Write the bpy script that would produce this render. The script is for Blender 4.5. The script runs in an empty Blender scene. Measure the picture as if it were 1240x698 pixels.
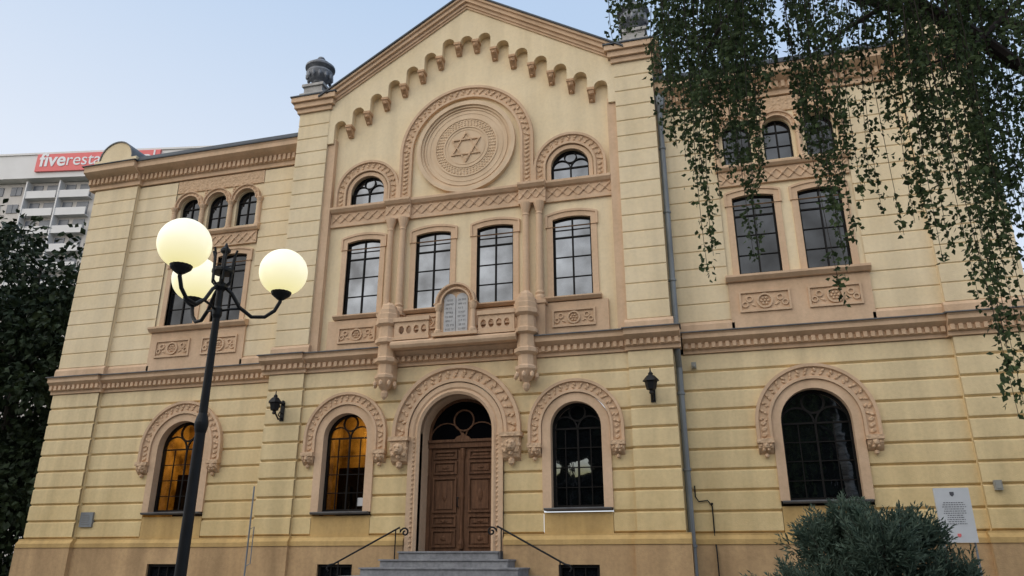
import bpy, bmesh, math, random
from mathutils import Vector, Matrix
from mathutils.geometry import tessellate_polygon
R = math.radians; PI = math.pi
random.seed(7)
scene = bpy.context.scene
COL = scene.collection
CAMX, CAMY, CAMZ = 5.6, -16.6, 1.25

# ------------------------------------------------------------------ materials
def mk(name):
    m = bpy.data.materials.new(name); m.use_nodes = True
    nt = m.node_tree
    return m, nt, nt.nodes['Principled BSDF'], nt.nodes['Material Output']

def surf(name, c1, c2=None, scale=0.8, stretch=(1, 1, 1), rough=0.85, bump=0.0, bscale=40, metal=0.0, spec=0.3,
         streak=0.0, fine=0.0, orn=0.0, ztint=None):
    m, nt, b, out = mk(name)
    c2 = c2 or tuple(x * 0.8 for x in c1)
    L = nt.links.new
    tc = nt.nodes.new('ShaderNodeTexCoord')
    mp = nt.nodes.new('ShaderNodeMapping'); mp.inputs['Scale'].default_value = stretch
    L(tc.outputs['Object'], mp.inputs['Vector'])
    n = nt.nodes.new('ShaderNodeTexNoise'); n.inputs['Scale'].default_value = scale; n.inputs['Detail'].default_value = 5
    n.inputs['Roughness'].default_value = 0.62
    L(mp.outputs['Vector'], n.inputs['Vector'])
    rp = nt.nodes.new('ShaderNodeValToRGB')
    rp.color_ramp.elements[0].position = 0.32; rp.color_ramp.elements[1].position = 0.68
    rp.color_ramp.elements[0].color = (*c2, 1); rp.color_ramp.elements[1].color = (*c1, 1)
    L(n.outputs['Fac'], rp.inputs['Fac'])
    col = rp.outputs['Color']
    if ztint:   # blends to a paler tint higher up the wall
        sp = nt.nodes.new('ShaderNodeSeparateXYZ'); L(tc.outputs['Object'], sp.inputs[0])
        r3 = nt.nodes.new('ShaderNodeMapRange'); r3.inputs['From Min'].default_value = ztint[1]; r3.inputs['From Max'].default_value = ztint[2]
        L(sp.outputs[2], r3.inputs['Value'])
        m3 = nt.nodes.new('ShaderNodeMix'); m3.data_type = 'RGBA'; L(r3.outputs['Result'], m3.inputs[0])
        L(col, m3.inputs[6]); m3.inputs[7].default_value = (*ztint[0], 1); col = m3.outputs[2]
    def mulnoise(col, sc, st, lo):
        mp2 = nt.nodes.new('ShaderNodeMapping'); mp2.inputs['Scale'].default_value = st
        L(tc.outputs['Object'], mp2.inputs['Vector'])
        n2 = nt.nodes.new('ShaderNodeTexNoise'); n2.inputs['Scale'].default_value = sc; n2.inputs['Detail'].default_value = 4
        L(mp2.outputs['Vector'], n2.inputs['Vector'])
        r2 = nt.nodes.new('ShaderNodeMapRange'); r2.inputs['From Min'].default_value = 0.3; r2.inputs['From Max'].default_value = 0.6
        r2.inputs['To Min'].default_value = lo; r2.inputs['To Max'].default_value = 1.0
        L(n2.outputs['Fac'], r2.inputs['Value'])
        mx = nt.nodes.new('ShaderNodeMix'); mx.data_type = 'RGBA'; mx.blend_type = 'MULTIPLY'; mx.inputs[0].default_value = 1
        L(col, mx.inputs[6]); L(r2.outputs['Result'], mx.inputs[7])
        return mx.outputs[2]
    if streak: col = mulnoise(col, 1.6, (1.6, 1.6, 0.16), 1 - streak)
    if fine: col = mulnoise(col, 14, (1, 1, 1), 1 - fine)
    L(col, b.inputs['Base Color'])
    b.inputs['Roughness'].default_value = rough; b.inputs['Metallic'].default_value = metal
    b.inputs['Specular IOR Level'].default_value = spec
    if bump or orn:
        bn = nt.nodes.new('ShaderNodeTexNoise'); bn.inputs['Scale'].default_value = bscale; bn.inputs['Detail'].default_value = 3
        L(tc.outputs['Object'], bn.inputs['Vector'])
        bp = nt.nodes.new('ShaderNodeBump'); bp.inputs['Strength'].default_value = bump; bp.inputs['Distance'].default_value = 0.02
        L(bn.outputs['Fac'], bp.inputs['Height'])
        if orn:
            v = nt.nodes.new('ShaderNodeTexVoronoi'); v.inputs['Scale'].default_value = 16; v.feature = 'SMOOTH_F1'
            L(tc.outputs['Object'], v.inputs['Vector'])
            b2 = nt.nodes.new('ShaderNodeBump'); b2.inputs['Strength'].default_value = orn; b2.inputs['Distance'].default_value = 0.05; b2.invert = True
            L(v.outputs['Distance'], b2.inputs['Height']); L(bp.outputs['Normal'], b2.inputs['Normal'])
            L(b2.outputs['Normal'], b.inputs['Normal'])
        else:
            L(bp.outputs['Normal'], b.inputs['Normal'])
    return m

M = {}
M['cream'] = surf('cream stucco', (0.83, 0.685, 0.46), (0.775, 0.62, 0.39), 0.7, bump=0.25, bscale=55, streak=0.13, fine=0.06)
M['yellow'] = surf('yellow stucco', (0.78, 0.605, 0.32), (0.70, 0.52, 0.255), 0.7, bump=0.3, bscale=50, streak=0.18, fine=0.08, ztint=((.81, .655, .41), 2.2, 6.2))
M['tan'] = surf('tan stucco', (0.71, 0.50, 0.33), (0.63, 0.43, 0.27), 1.2, bump=0.2, bscale=50, streak=0.15, fine=0.08)
M['orn'] = surf('tan ornament', (0.68, 0.475, 0.305), (0.55, 0.37, 0.225), 9, bump=0.2, bscale=50, orn=0.5, streak=0.08)
M['corbel'] = surf('brown corbel', (0.58, 0.37, 0.22), (0.46, 0.28, 0.155), 9, bump=0.2, bscale=50, orn=0.5)
M['medal'] = surf('medallion plaster', (0.73, 0.55, 0.37), (0.66, 0.48, 0.31), 2, bump=0.2, bscale=50, streak=0.12)
M['ochre'] = surf('ochre stucco', (0.64, 0.43, 0.18), (0.55, 0.36, 0.14), 1.0, bump=0.25, streak=0.25, fine=.08)
M['plinth'] = surf('plinth stucco', (0.63, 0.42, 0.22), (0.51, 0.33, 0.17), 1.0, bump=0.3, streak=0.3, fine=0.12)
M['roof'] = surf('roof metal', (0.07, 0.08, 0.09), (0.045, 0.05, 0.06), 2, rough=0.5, metal=0.3)
M['lead'] = surf('grey flashing', (0.17, 0.17, 0.17), (0.10, 0.10, 0.105), 3, rough=0.55, metal=0.2)
M['pipe'] = surf('zinc pipe', (0.26, 0.28, 0.29), (0.17, 0.18, 0.19), 3, stretch=(1, 1, .3), rough=0.45, metal=0.2)
M['iron'] = surf('black iron', (0.007, 0.008, 0.009), (0.011, 0.011, 0.012), 8, rough=0.5, spec=0.25)
M['frame'] = surf('dark window frame', (0.014, 0.012, 0.011), (0.009, 0.008, 0.007), 8, rough=0.6, spec=.15)
M['wood'] = surf('door wood', (0.195, 0.096, 0.050), (0.095, 0.046, 0.025), 3.5, stretch=(6, 6, 0.7), rough=0.6, bump=0.25, bscale=30, spec=0.2, fine=.15)
M['dbox'] = surf('dark box brown', (0.02, 0.010, 0.004), (0.012, 0.006, 0.003), 4)
M['urn'] = surf('grey urn metal', (0.30, 0.31, 0.33), (0.15, 0.155, 0.17), 6, rough=0.5, metal=0.1)
M['stone'] = surf('pale stone', (0.50, 0.48, 0.45), (0.36, 0.34, 0.32), 4, bump=0.2, fine=0.15)
M['step'] = surf('step granite', (0.34, 0.34, 0.35), (0.22, 0.22, 0.23), 3, bump=0.3, bscale=80, fine=0.25)
M['tablet'] = surf('grey tablet', (0.50, 0.49, 0.48), (0.40, 0.395, 0.39), 6, rough=0.6)
M['dark'] = surf('engraving', (0.20, 0.195, 0.19), None, 6)
M['white'] = surf('white board', (0.60, 0.61, 0.62), (0.53, 0.54, 0.55), 2, rough=0.4)
M['letter'] = surf('white lettering', (0.8, 0.8, 0.8), (0.76, 0.76, 0.76), 1)
M['text'] = surf('print', (0.10, 0.10, 0.11), None, 4)
M['red'] = surf('red sign', (0.76, 0.19, 0.18), (0.70, 0.165, 0.16), 1, rough=0.6)
M['block'] = surf('concrete block', (0.58, 0.54, 0.50), (0.52, 0.48, 0.44), 0.2, streak=0.1)
M['blockw'] = surf('pale balcony', (0.72, 0.70, 0.68), (0.66, 0.64, 0.62), 0.4)
M['tglass'] = surf('tower window', (0.16, 0.17, 0.19), (0.10, 0.11, 0.13), .6, rough=.25, spec=.5)
M['grey'] = surf('grey box', (0.35, 0.34, 0.30), None, 3)
M['bark'] = surf('birch bark', (0.5, 0.48, 0.44), (0.08, 0.07, 0.06), 3, stretch=(1, 1, 4), bump=0.4)
M['twig'] = surf('dark twig', (0.028, 0.02, 0.016), None, 8)
M['trunk'] = surf('dark bark', (0.05, 0.04, 0.03), None, 4, bump=0.4)
M['ground'] = surf('ground', (0.07, 0.075, 0.05), (0.05, 0.06, 0.035), 0.6, bump=0.3)

def paving():
    m, nt, b, out = mk('paving'); L = nt.links.new
    tc = nt.nodes.new('ShaderNodeTexCoord')
    br = nt.nodes.new('ShaderNodeTexBrick'); br.inputs['Scale'].default_value = 1.0
    br.inputs['Brick Width'].default_value = 0.5; br.inputs['Row Height'].default_value = 0.5; br.inputs['Mortar Size'].default_value = 0.008
    br.inputs['Color1'].default_value = (.22, .21, .20, 1); br.inputs['Color2'].default_value = (.17, .165, .16, 1); br.inputs['Mortar'].default_value = (.07, .07, .065, 1)
    L(tc.outputs['Object'], br.inputs['Vector']); L(br.outputs['Color'], b.inputs['Base Color']); b.inputs['Roughness'].default_value = .85
    return m
M['paving'] = paving()

def leafmat(name, c1, c2, scale, trans=0.25):
    m, nt, b, out = mk(name); L = nt.links.new
    tc = nt.nodes.new('ShaderNodeTexCoord')
    n = nt.nodes.new('ShaderNodeTexNoise'); n.inputs['Scale'].default_value = scale; n.inputs['Detail'].default_value = 3
    L(tc.outputs['Object'], n.inputs['Vector'])
    rp = nt.nodes.new('ShaderNodeValToRGB'); rp.color_ramp.elements[0].position = .35; rp.color_ramp.elements[1].position = .65
    rp.color_ramp.elements[0].color = (*c1, 1); rp.color_ramp.elements[1].color = (*c2, 1)
    L(n.outputs['Fac'], rp.inputs['Fac']); L(rp.outputs['Color'], b.inputs['Base Color'])
    b.inputs['Roughness'].default_value = .6; b.inputs['Specular IOR Level'].default_value = .15
    t = nt.nodes.new('ShaderNodeBsdfTranslucent'); L(rp.outputs['Color'], t.inputs['Color'])
    mx = nt.nodes.new('ShaderNodeMixShader'); mx.inputs[0].default_value = trans
    L(b.outputs[0], mx.inputs[1]); L(t.outputs[0], mx.inputs[2]); L(mx.outputs[0], out.inputs['Surface'])
    return m
M['birch'] = leafmat('birch leaves', (0.032, 0.050, 0.022), (0.085, 0.120, 0.045), 14, .32)
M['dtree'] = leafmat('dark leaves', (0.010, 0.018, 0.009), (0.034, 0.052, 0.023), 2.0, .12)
M['added_trees'] = leafmat('added tree leaves', (0.006, 0.010, 0.006), (0.014, 0.020, 0.010), 1.0, .0)
M['bush'] = leafmat('juniper needles', (0.052, 0.085, 0.060), (0.140, 0.190, 0.140), 6, .15)

def glassmat(name, refl, tint=(0.008, 0.009, 0.011), spec=.5, vary=True, wav=.05):
    m, nt, b, out = mk(name); L = nt.links.new
    b.inputs['Base Color'].default_value = (*tint, 1); b.inputs['Roughness'].default_value = .06
    b.inputs['Specular IOR Level'].default_value = spec
    g = nt.nodes.new('ShaderNodeBsdfGlossy'); g.inputs['Roughness'].default_value = .02; g.inputs['Color'].default_value = (.80, .87, .97, 1)
    tc = nt.nodes.new('ShaderNodeTexCoord')
    n = nt.nodes.new('ShaderNodeTexNoise'); n.inputs['Scale'].default_value = 2.2; n.inputs['Detail'].default_value = 2
    bp = nt.nodes.new('ShaderNodeBump'); bp.inputs['Strength'].default_value = wav; bp.inputs['Distance'].default_value = .05
    L(tc.outputs['Object'], n.inputs['Vector']); L(n.outputs['Fac'], bp.inputs['Height']); L(bp.outputs['Normal'], g.inputs['Normal'])
    mx = nt.nodes.new('ShaderNodeMixShader'); mx.inputs[0].default_value = refl
    if vary:    # how much a pane mirrors varies over the glass
        n2 = nt.nodes.new('ShaderNodeTexNoise'); n2.inputs['Scale'].default_value = 1.1; n2.inputs['Detail'].default_value = 5
        L(tc.outputs['Object'], n2.inputs['Vector'])
        mr = nt.nodes.new('ShaderNodeMapRange'); mr.inputs['From Min'].default_value = .33; mr.inputs['From Max'].default_value = .67
        mr.inputs['To Min'].default_value = refl*.4; mr.inputs['To Max'].default_value = refl*1.6
        L(n2.outputs['Fac'], mr.inputs['Value']); L(mr.outputs['Result'], mx.inputs[0])
    L(b.outputs[0], mx.inputs[1]); L(g.outputs[0], mx.inputs[2]); L(mx.outputs[0], out.inputs['Surface'])
    return m
M['glass'] = glassmat('window glass', .035, spec=.2)
M['glass_dark'] = glassmat('fanlight glass', .002, (.004, .004, .005), spec=.03)
M['glass_low'] = glassmat('ground floor glass', .24, (.004, .005, .006), spec=.1, vary=False)
M['glass_sky'] = glassmat('bright window glass', .14, wav=.14)
def clearglass():
    m, nt, b, out = mk('clear glass'); L = nt.links.new
    t = nt.nodes.new('ShaderNodeBsdfTransparent'); t.inputs['Color'].default_value = (.85, .8, .7, 1)
    g = nt.nodes.new('ShaderNodeBsdfGlossy'); g.inputs['Roughness'].default_value = .03
    mx = nt.nodes.new('ShaderNodeMixShader'); mx.inputs[0].default_value = .05
    L(t.outputs[0], mx.inputs[1]); L(g.outputs[0], mx.inputs[2]); L(mx.outputs[0], out.inputs['Surface'])
    return m
M['clear'] = clearglass()
M['room'] = surf('warm room plaster', (0.58, 0.42, 0.18), (0.07, 0.038, 0.012), 1.8)

def globemat():
    m, nt, b, out = mk('lit opal globe'); L = nt.links.new
    tc = nt.nodes.new('ShaderNodeTexCoord'); sp = nt.nodes.new('ShaderNodeSeparateXYZ'); L(tc.outputs['Generated'], sp.inputs[0])
    rp = nt.nodes.new('ShaderNodeValToRGB')
    rp.color_ramp.elements[0].color = (.88, .78, .34, 1); rp.color_ramp.elements[1].color = (1.0, .95, .72, 1)
    rp.color_ramp.elements[0].position = 0.0; rp.color_ramp.elements[1].position = .62
    L(sp.outputs[2], rp.inputs['Fac'])
    b.inputs['Base Color'].default_value = (.35, .34, .28, 1); b.inputs['Roughness'].default_value = .3
    L(rp.outputs['Color'], b.inputs['Emission Color']); b.inputs['Emission Strength'].default_value = .92
    return m
M['globe'] = globemat()

# ------------------------------------------------------------------ mesh helpers
def new(name, bm, m, parent=None, smooth=False, label=None):
    bmesh.ops.recalc_face_normals(bm, faces=bm.faces)
    me = bpy.data.meshes.new(name); bm.to_mesh(me); bm.free()
    me.materials.append(m)
    if smooth:
        for p in me.polygons: p.use_smooth = True
    o = bpy.data.objects.new(name, me); COL.objects.link(o)
    if parent: o.parent = parent
    if label: o['label'] = label
    return o
def newdata(name, vs, fs, m, parent=None):
    me = bpy.data.meshes.new(name); me.from_pydata(vs, [], fs); me.update(); me.materials.append(m)
    o = bpy.data.objects.new(name, me); COL.objects.link(o)
    if parent: o.parent = parent
    return o
def tag(o, label=None, cat=None, group=None, kind=None):
    if label: o['label'] = label
    if cat: o['category'] = cat
    if group: o['group'] = group
    if kind: o['kind'] = kind
    return o
def empty(name, loc=(0, 0, 0), rz=0):
    o = bpy.data.objects.new(name, None); COL.objects.link(o); o.location = loc; o.rotation_euler = (0, 0, rz); return o
B = bmesh.new
def box(bm, x0, x1, y0, y1, z0, z1):
    x0, x1 = sorted((x0, x1)); y0, y1 = sorted((y0, y1)); z0, z1 = sorted((z0, z1))
    v = [bm.verts.new(p) for p in ((x0,y0,z0),(x1,y0,z0),(x1,y1,z0),(x0,y1,z0),(x0,y0,z1),(x1,y0,z1),(x1,y1,z1),(x0,y1,z1))]
    for f in ((0,1,5,4),(1,2,6,5),(2,3,7,6),(3,0,4,7),(4,5,6,7),(3,2,1,0)): bm.faces.new([v[i] for i in f])
def prismx(bm, x0, x1, prof):
    a = [bm.verts.new((x0, y, z)) for y, z in prof]; b = [bm.verts.new((x1, y, z)) for y, z in prof]
    n = len(prof)
    for i in range(n): bm.faces.new((a[i], a[(i+1) % n], b[(i+1) % n], b[i]))
    bm.faces.new(a); bm.faces.new(b[::-1])
def prismy(bm, poly, y0, y1):
    a = [bm.verts.new((x, y0, z)) for x, z in poly]; b = [bm.verts.new((x, y1, z)) for x, z in poly]
    n = len(poly)
    for i in range(n): bm.faces.new((a[i], a[(i+1) % n], b[(i+1) % n], b[i]))
    bm.faces.new(a); bm.faces.new(b[::-1])
def plate(bm, loops, y0, y1):
    pts = [p for l in loops for p in l]
    tris = tessellate_polygon([[Vector((x, z, 0)) for x, z in l] for l in loops])
    a = [bm.verts.new((x, y0, z)) for x, z in pts]; b = [bm.verts.new((x, y1, z)) for x, z in pts]
    for t in tris:
        if len(set(t)) < 3: continue
        try:
            bm.faces.new([a[i] for i in t]); bm.faces.new([b[i] for i in t[::-1]])
        except ValueError: pass
    k = 0
    for l in loops:
        n = len(l)
        for i in range(n):
            j = (i+1) % n
            bm.faces.new((a[k+i], a[k+j], b[k+j], b[k+i]))
        k += n
def sweep_arch(bm, cx, cz, prof, leg=None, n=28, a0=0.0, a1=PI, full=False):
    st = []
    if leg is not None: st.append([(cx + r, y, leg) for r, y in prof])
    for i in range(n if full else n + 1):
        a = a0 + (a1 - a0) * i / n
        st.append([(cx + r * math.cos(a), y, cz + r * math.sin(a)) for r, y in prof])
    if leg is not None: st.append([(cx - r, y, leg) for r, y in prof])
    V = [[bm.verts.new(p) for p in s] for s in st]
    m = len(prof)
    for i in range(len(V) if full else len(V) - 1):
        A, C = V[i], V[(i+1) % len(V)]
        for j in range(m): bm.faces.new((A[j], A[(j+1) % m], C[(j+1) % m], C[j]))
    if not full: bm.faces.new(V[0]); bm.faces.new(V[-1][::-1])
def ring(bm, cx, cz, r0, r1, y0, y1, n=28):
    sweep_arch(bm, cx, cz, [(r0, y1), (r0, y0), (r1, y0), (r1, y1)], n=n, a1=2 * PI, full=True)
_t = bmesh.new(); bmesh.ops.create_icosphere(_t, subdivisions=2, radius=1.0)
IV2 = [v.co.copy() for v in _t.verts]; IF2 = [[v.index for v in f.verts] for f in _t.faces]; _t.free()
_t = bmesh.new(); bmesh.ops.create_icosphere(_t, subdivisions=1, radius=1.0)
IV1 = [v.co.copy() for v in _t.verts]; IF1 = [[v.index for v in f.verts] for f in _t.faces]; _t.free()
def lump(bm, x, y, z, rx, ry=None, rz=None, fine=False, ang=0):
    ry = ry if ry is not None else rx; rz = rz if rz is not None else rx
    V, F = (IV2, IF2) if fine else (IV1, IF1)
    ca, sa = math.cos(ang), math.sin(ang)
    vs = []
    for v in V:
        u, w = v.x * rx, v.z * rz
        vs.append(bm.verts.new((x + u * ca - w * sa, y + v.y * ry, z + u * sa + w * ca)))
    for f in F: bm.faces.new([vs[i] for i in f])
def lathe(bm, prof, c, seg=16, rot=0.0):
    V = []
    for r, z in prof:
        V.append([bm.verts.new((c[0] + r * math.cos(rot + 2*PI*k/seg), c[1] + r * math.sin(rot + 2*PI*k/seg), c[2] + z)) for k in range(seg)])
    for i in range(len(V) - 1):
        for k in range(seg): bm.faces.new((V[i][k], V[i][(k+1) % seg], V[i+1][(k+1) % seg], V[i+1][k]))
    bm.faces.new(V[0][::-1]); bm.faces.new(V[-1])
def tube(bm, pts, r, seg=7):
    pts = [Vector(p) for p in pts]; n = len(pts)
    rs = r if isinstance(r, (list, tuple)) else [r] * n
    V = []
    prev = None
    for i in range(n):
        d = (pts[min(i+1, n-1)] - pts[max(i-1, 0)]).normalized()
        if prev is None:
            u = d.orthogonal().normalized()
        else:
            u = (prev - d * prev.dot(d)).normalized()
        prev = u
        w = d.cross(u)
        V.append([bm.verts.new(pts[i] + (u * math.cos(2*PI*k/seg) + w * math.sin(2*PI*k/seg)) * rs[i]) for k in range(seg)])
    for i in range(n - 1):
        for k in range(seg): bm.faces.new((V[i][k], V[i][(k+1) % seg], V[i+1][(k+1) % seg], V[i+1][k]))
    bm.faces.new(V[0][::-1]); bm.faces.new(V[-1])
def courses(bm, x0, x1, z0, z1, n, holes, y, d, c):
    x0, x1 = sorted((x0, x1)); holes = sorted(holes, key=lambda h: h[0])
    H = (z1 - z0) / n
    for k in range(n):
        a, b = z0 + k * H, z0 + (k + 1) * H
        zs = [a, a + c] + [a + c + (b - a - 2*c) * i / 6 for i in range(1, 6)] + [b - c, b]
        for h in holes:
            for e in h[2]:
                if a < e < b: zs += [e - .0008, e + .0008]
        zs.sort()
        rows = []
        for z in zs:
            t = min(z - a, b - z); yy = y if t >= c - 1e-6 else y + d * (1 - max(t, 0) / c)
            xs = [x0]
            for h in holes:
                w = h[1](z); xs += [h[0] - w, h[0] + w]
            xs.append(x1); rows.append((z, yy, xs))
        for (za, ya, A), (zb, yb, C) in zip(rows, rows[1:]):
            for s in range(0, len(A), 2):
                if A[s+1] - A[s] < 1e-4 and C[s+1] - C[s] < 1e-4: continue
                v = [bm.verts.new(p) for p in ((A[s], ya, za), (A[s+1], ya, za), (C[s+1], yb, zb), (C[s], yb, zb))]
                bm.faces.new(v)
def hole_arch(cx, zb, sp, leg, r):
    def w(z):
        if z < zb: return 0.0
        if z <= sp: return leg
        if z < sp + r: return math.sqrt(max(r*r - (z - sp)**2, 0))
        return 0.0
    return (cx, w, [zb, sp, sp + r * .97])
def hole_rect(cx, hw, zb, zt):
    return (cx, lambda z: hw if zb <= z <= zt else 0.0, [zb, zt])
def L_round(cx, hw, z0, sp, n=22):
    return [(cx - hw, z0), (cx + hw, z0)] + [(cx + hw * math.cos(PI*i/n), sp + hw * math.sin(PI*i/n)) for i in range(n + 1)]
def L_seg(cx, hw, z0, z1, rise=.06, n=10):
    rr = (hw*hw + rise*rise) / (2*rise); cz = z1 - rr; a = math.asin(hw / rr)
    return [(cx - hw, z0), (cx + hw, z0)] + [(cx + rr * math.sin(a - 2*a*i/n), cz + rr * math.cos(a - 2*a*i/n)) for i in range(n + 1)]
def L_rect(x0, x1, z0, z1): return [(x0, z0), (x1, z0), (x1, z1), (x0, z1)]

def at(px, py, Y):
    D = Y - CAMY
    yc = 552.7 + .3287*py + .2605*px
    return Vector((CAMX + D*(.9655*px - 791.3 - .0887*py)/yc, Y, CAMZ + D*(639 - .9403*py)/yc))

# ------------------------------------------------------------------ camera, world, sun
cam = bpy.data.cameras.new('camera'); co = bpy.data.objects.new('camera', cam); COL.objects.link(co)
co.location = (CAMX, CAMY, CAMZ); co.rotation_euler = (R(109.9), 0, R(15.1))
cam.sensor_width = 36; cam.lens = 36 * 913 / 1240; cam.clip_end = 2000; cam.clip_start = .05
scene.camera = co
scene.view_settings.view_transform = 'Standard'; scene.view_settings.look = 'None'; scene.view_settings.exposure = 0
w = bpy.data.worlds.new('World'); scene.world = w; w.use_nodes = True
nt = w.node_tree; bg = nt.nodes['Background']; Ln_ = nt.links.new
sky = nt.nodes.new('ShaderNodeTexSky'); sky.sky_type = 'NISHITA'; sky.sun_disc = False
EL, ROT = 38, 212
sky.sun_elevation = R(EL); sky.sun_rotation = R(ROT); sky.air_density = 1.0; sky.dust_density = 2.0; sky.ozone_density = 1.2
# thin high haze over the clear sky: pale at the horizon, light blue above
tc = nt.nodes.new('ShaderNodeTexCoord'); sx = nt.nodes.new('ShaderNodeSeparateXYZ'); Ln_(tc.outputs['Generated'], sx.inputs[0])
ad = nt.nodes.new('ShaderNodeMath'); ad.operation = 'MULTIPLY_ADD'; ad.inputs[1].default_value = .16; Ln_(sx.outputs[0], ad.inputs[0]); Ln_(sx.outputs[2], ad.inputs[2])
rp = nt.nodes.new('ShaderNodeValToRGB'); Ln_(ad.outputs[0], rp.inputs['Fac'])
e = rp.color_ramp.elements
e[0].position = .0; e[0].color = (.80, .83, .90, 1); e[1].position = 1; e[1].color = (.36, .52, .80, 1)
q = e.new(.32); q.color = (.75, .81, .90, 1); q = e.new(.60); q.color = (.50, .64, .84, 1)
vm = nt.nodes.new('ShaderNodeVectorMath'); vm.operation = 'SCALE'; vm.inputs['Scale'].default_value = 10.0; Ln_(rp.outputs['Color'], vm.inputs[0])
mx = nt.nodes.new('ShaderNodeMix'); mx.data_type = 'RGBA'; mx.inputs[0].default_value = .8
Ln_(sky.outputs[0], mx.inputs[6]); Ln_(vm.outputs[0], mx.inputs[7]); Ln_(mx.outputs[2], bg.inputs['Color']); bg.inputs['Strength'].default_value = .12
sl = bpy.data.lights.new('sun', 'SUN'); so = bpy.data.objects.new('sun', sl); COL.objects.link(so)
sl.energy = 1.95; sl.angle = R(95); sl.color = (1.0, .89, .72); so.rotation_euler = (R(90 - EL), 0, PI - R(ROT)); so.location = (0, -30, 30)

# ------------------------------------------------------------------ ground
bm = B(); box(bm, -400, 400, -400, 400, -.3, 0); tag(new('ground', bm, M['ground']), kind='structure')
bm = B(); box(bm, -16, 14, -22, 0.2, -.1, .004); tag(new('pavement', bm, M['paving']), kind='structure')

# ------------------------------------------------------------------ synagogue
S = empty('synagogue')
tag(S, 'cream and tan synagogue with star medallion, gable and arched windows', 'building')
HB, HX = 4.85, 11.9
YC, YR = -.6, -.38
WX = 7.6
GD, GC = .06, .04
# --- lower walls
for s in (-1, 1):
    bm = B()
    courses(bm, s*HB, s*10.38, 1.78, 5.55, 9, [hole_arch(s*WX, 1.7, 3.95, .87, 1.1)], 0, GD, GC)
    courses(bm, s*10.38, s*HX, 1.78, 5.55, 9, [], -.12, GD, GC)
    box(bm, s*10.38, s*(HX - .002), -.056, .4, 1.7, 5.55)
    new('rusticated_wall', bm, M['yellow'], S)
bm = B()
courses(bm, -3.9, 3.9, 1.78, 5.55, 9, [hole_arch(-2.7, 1.7, 3.95, .73, .95), hole_arch(0, 1.4, 3.96, 1.1, 1.35), hole_arch(2.7, 1.7, 3.95, .73, .95)], YC, GD, GC)
for s in (-1, 1):
    courses(bm, s*3.9, s*HB, 1.78, 5.55, 9, [], YC - .08, GD, GC)
    box(bm, s*3.9, s*(HB - .002), YC - .016, 0.3, 1.7, 5.55)
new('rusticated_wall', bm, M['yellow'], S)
# --- upper walls
for s in (-1, 1):
    bm = B()
    courses(bm, s*HB, s*10.38, 6.25, 11.75, 13, [hole_rect(s*WX, 1.45, 6.2, 11.8)], 0, .026, .022)
    courses(bm, s*10.38, s*HX, 6.25, 11.75, 13, [], -.12, .026, .022)
    box(bm, s*10.38, s*(HX - .002), -.092, .4, 5.9, 11.8)
    H = []
    for k in (-1, 1): H.append(L_seg(s*WX + k*.72, .46, 7.3, 9.25))
    for k in (-1, 0, 1): H.append(L_round(s*WX + k*.93, .32, 10.1, 10.85))
    plate(bm, [L_rect(s*WX - 1.47, s*WX + 1.47, 5.95, 11.78)] + H, .04, .30)
    new('upper_wall', bm, M['cream'], S)
    for x0, x1, y in ((s*HB, s*(WX-1.4), -.05), (s*(WX+1.4), s*10.38, -.05), (s*10.32, s*(HX+.05), -.17)):
        bm = B()
        prismx(bm, x0, x1, [(.1, 5.95), (y, 5.95), (y, 6.18), (y + .04, 6.25), (.1, 6.25)])
        new('base_band', bm, M['tan'], S)
    # side and back shell
    bm = B(); box(bm, s*HX - s*.01, s*(HX - .3), .3, 20, 0, 12.2); new('side_wall', bm, M['cream'], S)
    bm = B(); box(bm, s*(HX-.3), s*4.5, 19.7, 20, 0, 12.2); new('back_wall', bm, M['cream'], S)
    bm = B(); box(bm, s*(HB - .02), s*(HB - .3), YC + .04, 21, 0, 13.1); new('side_wall', bm, M['cream'], S)
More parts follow.
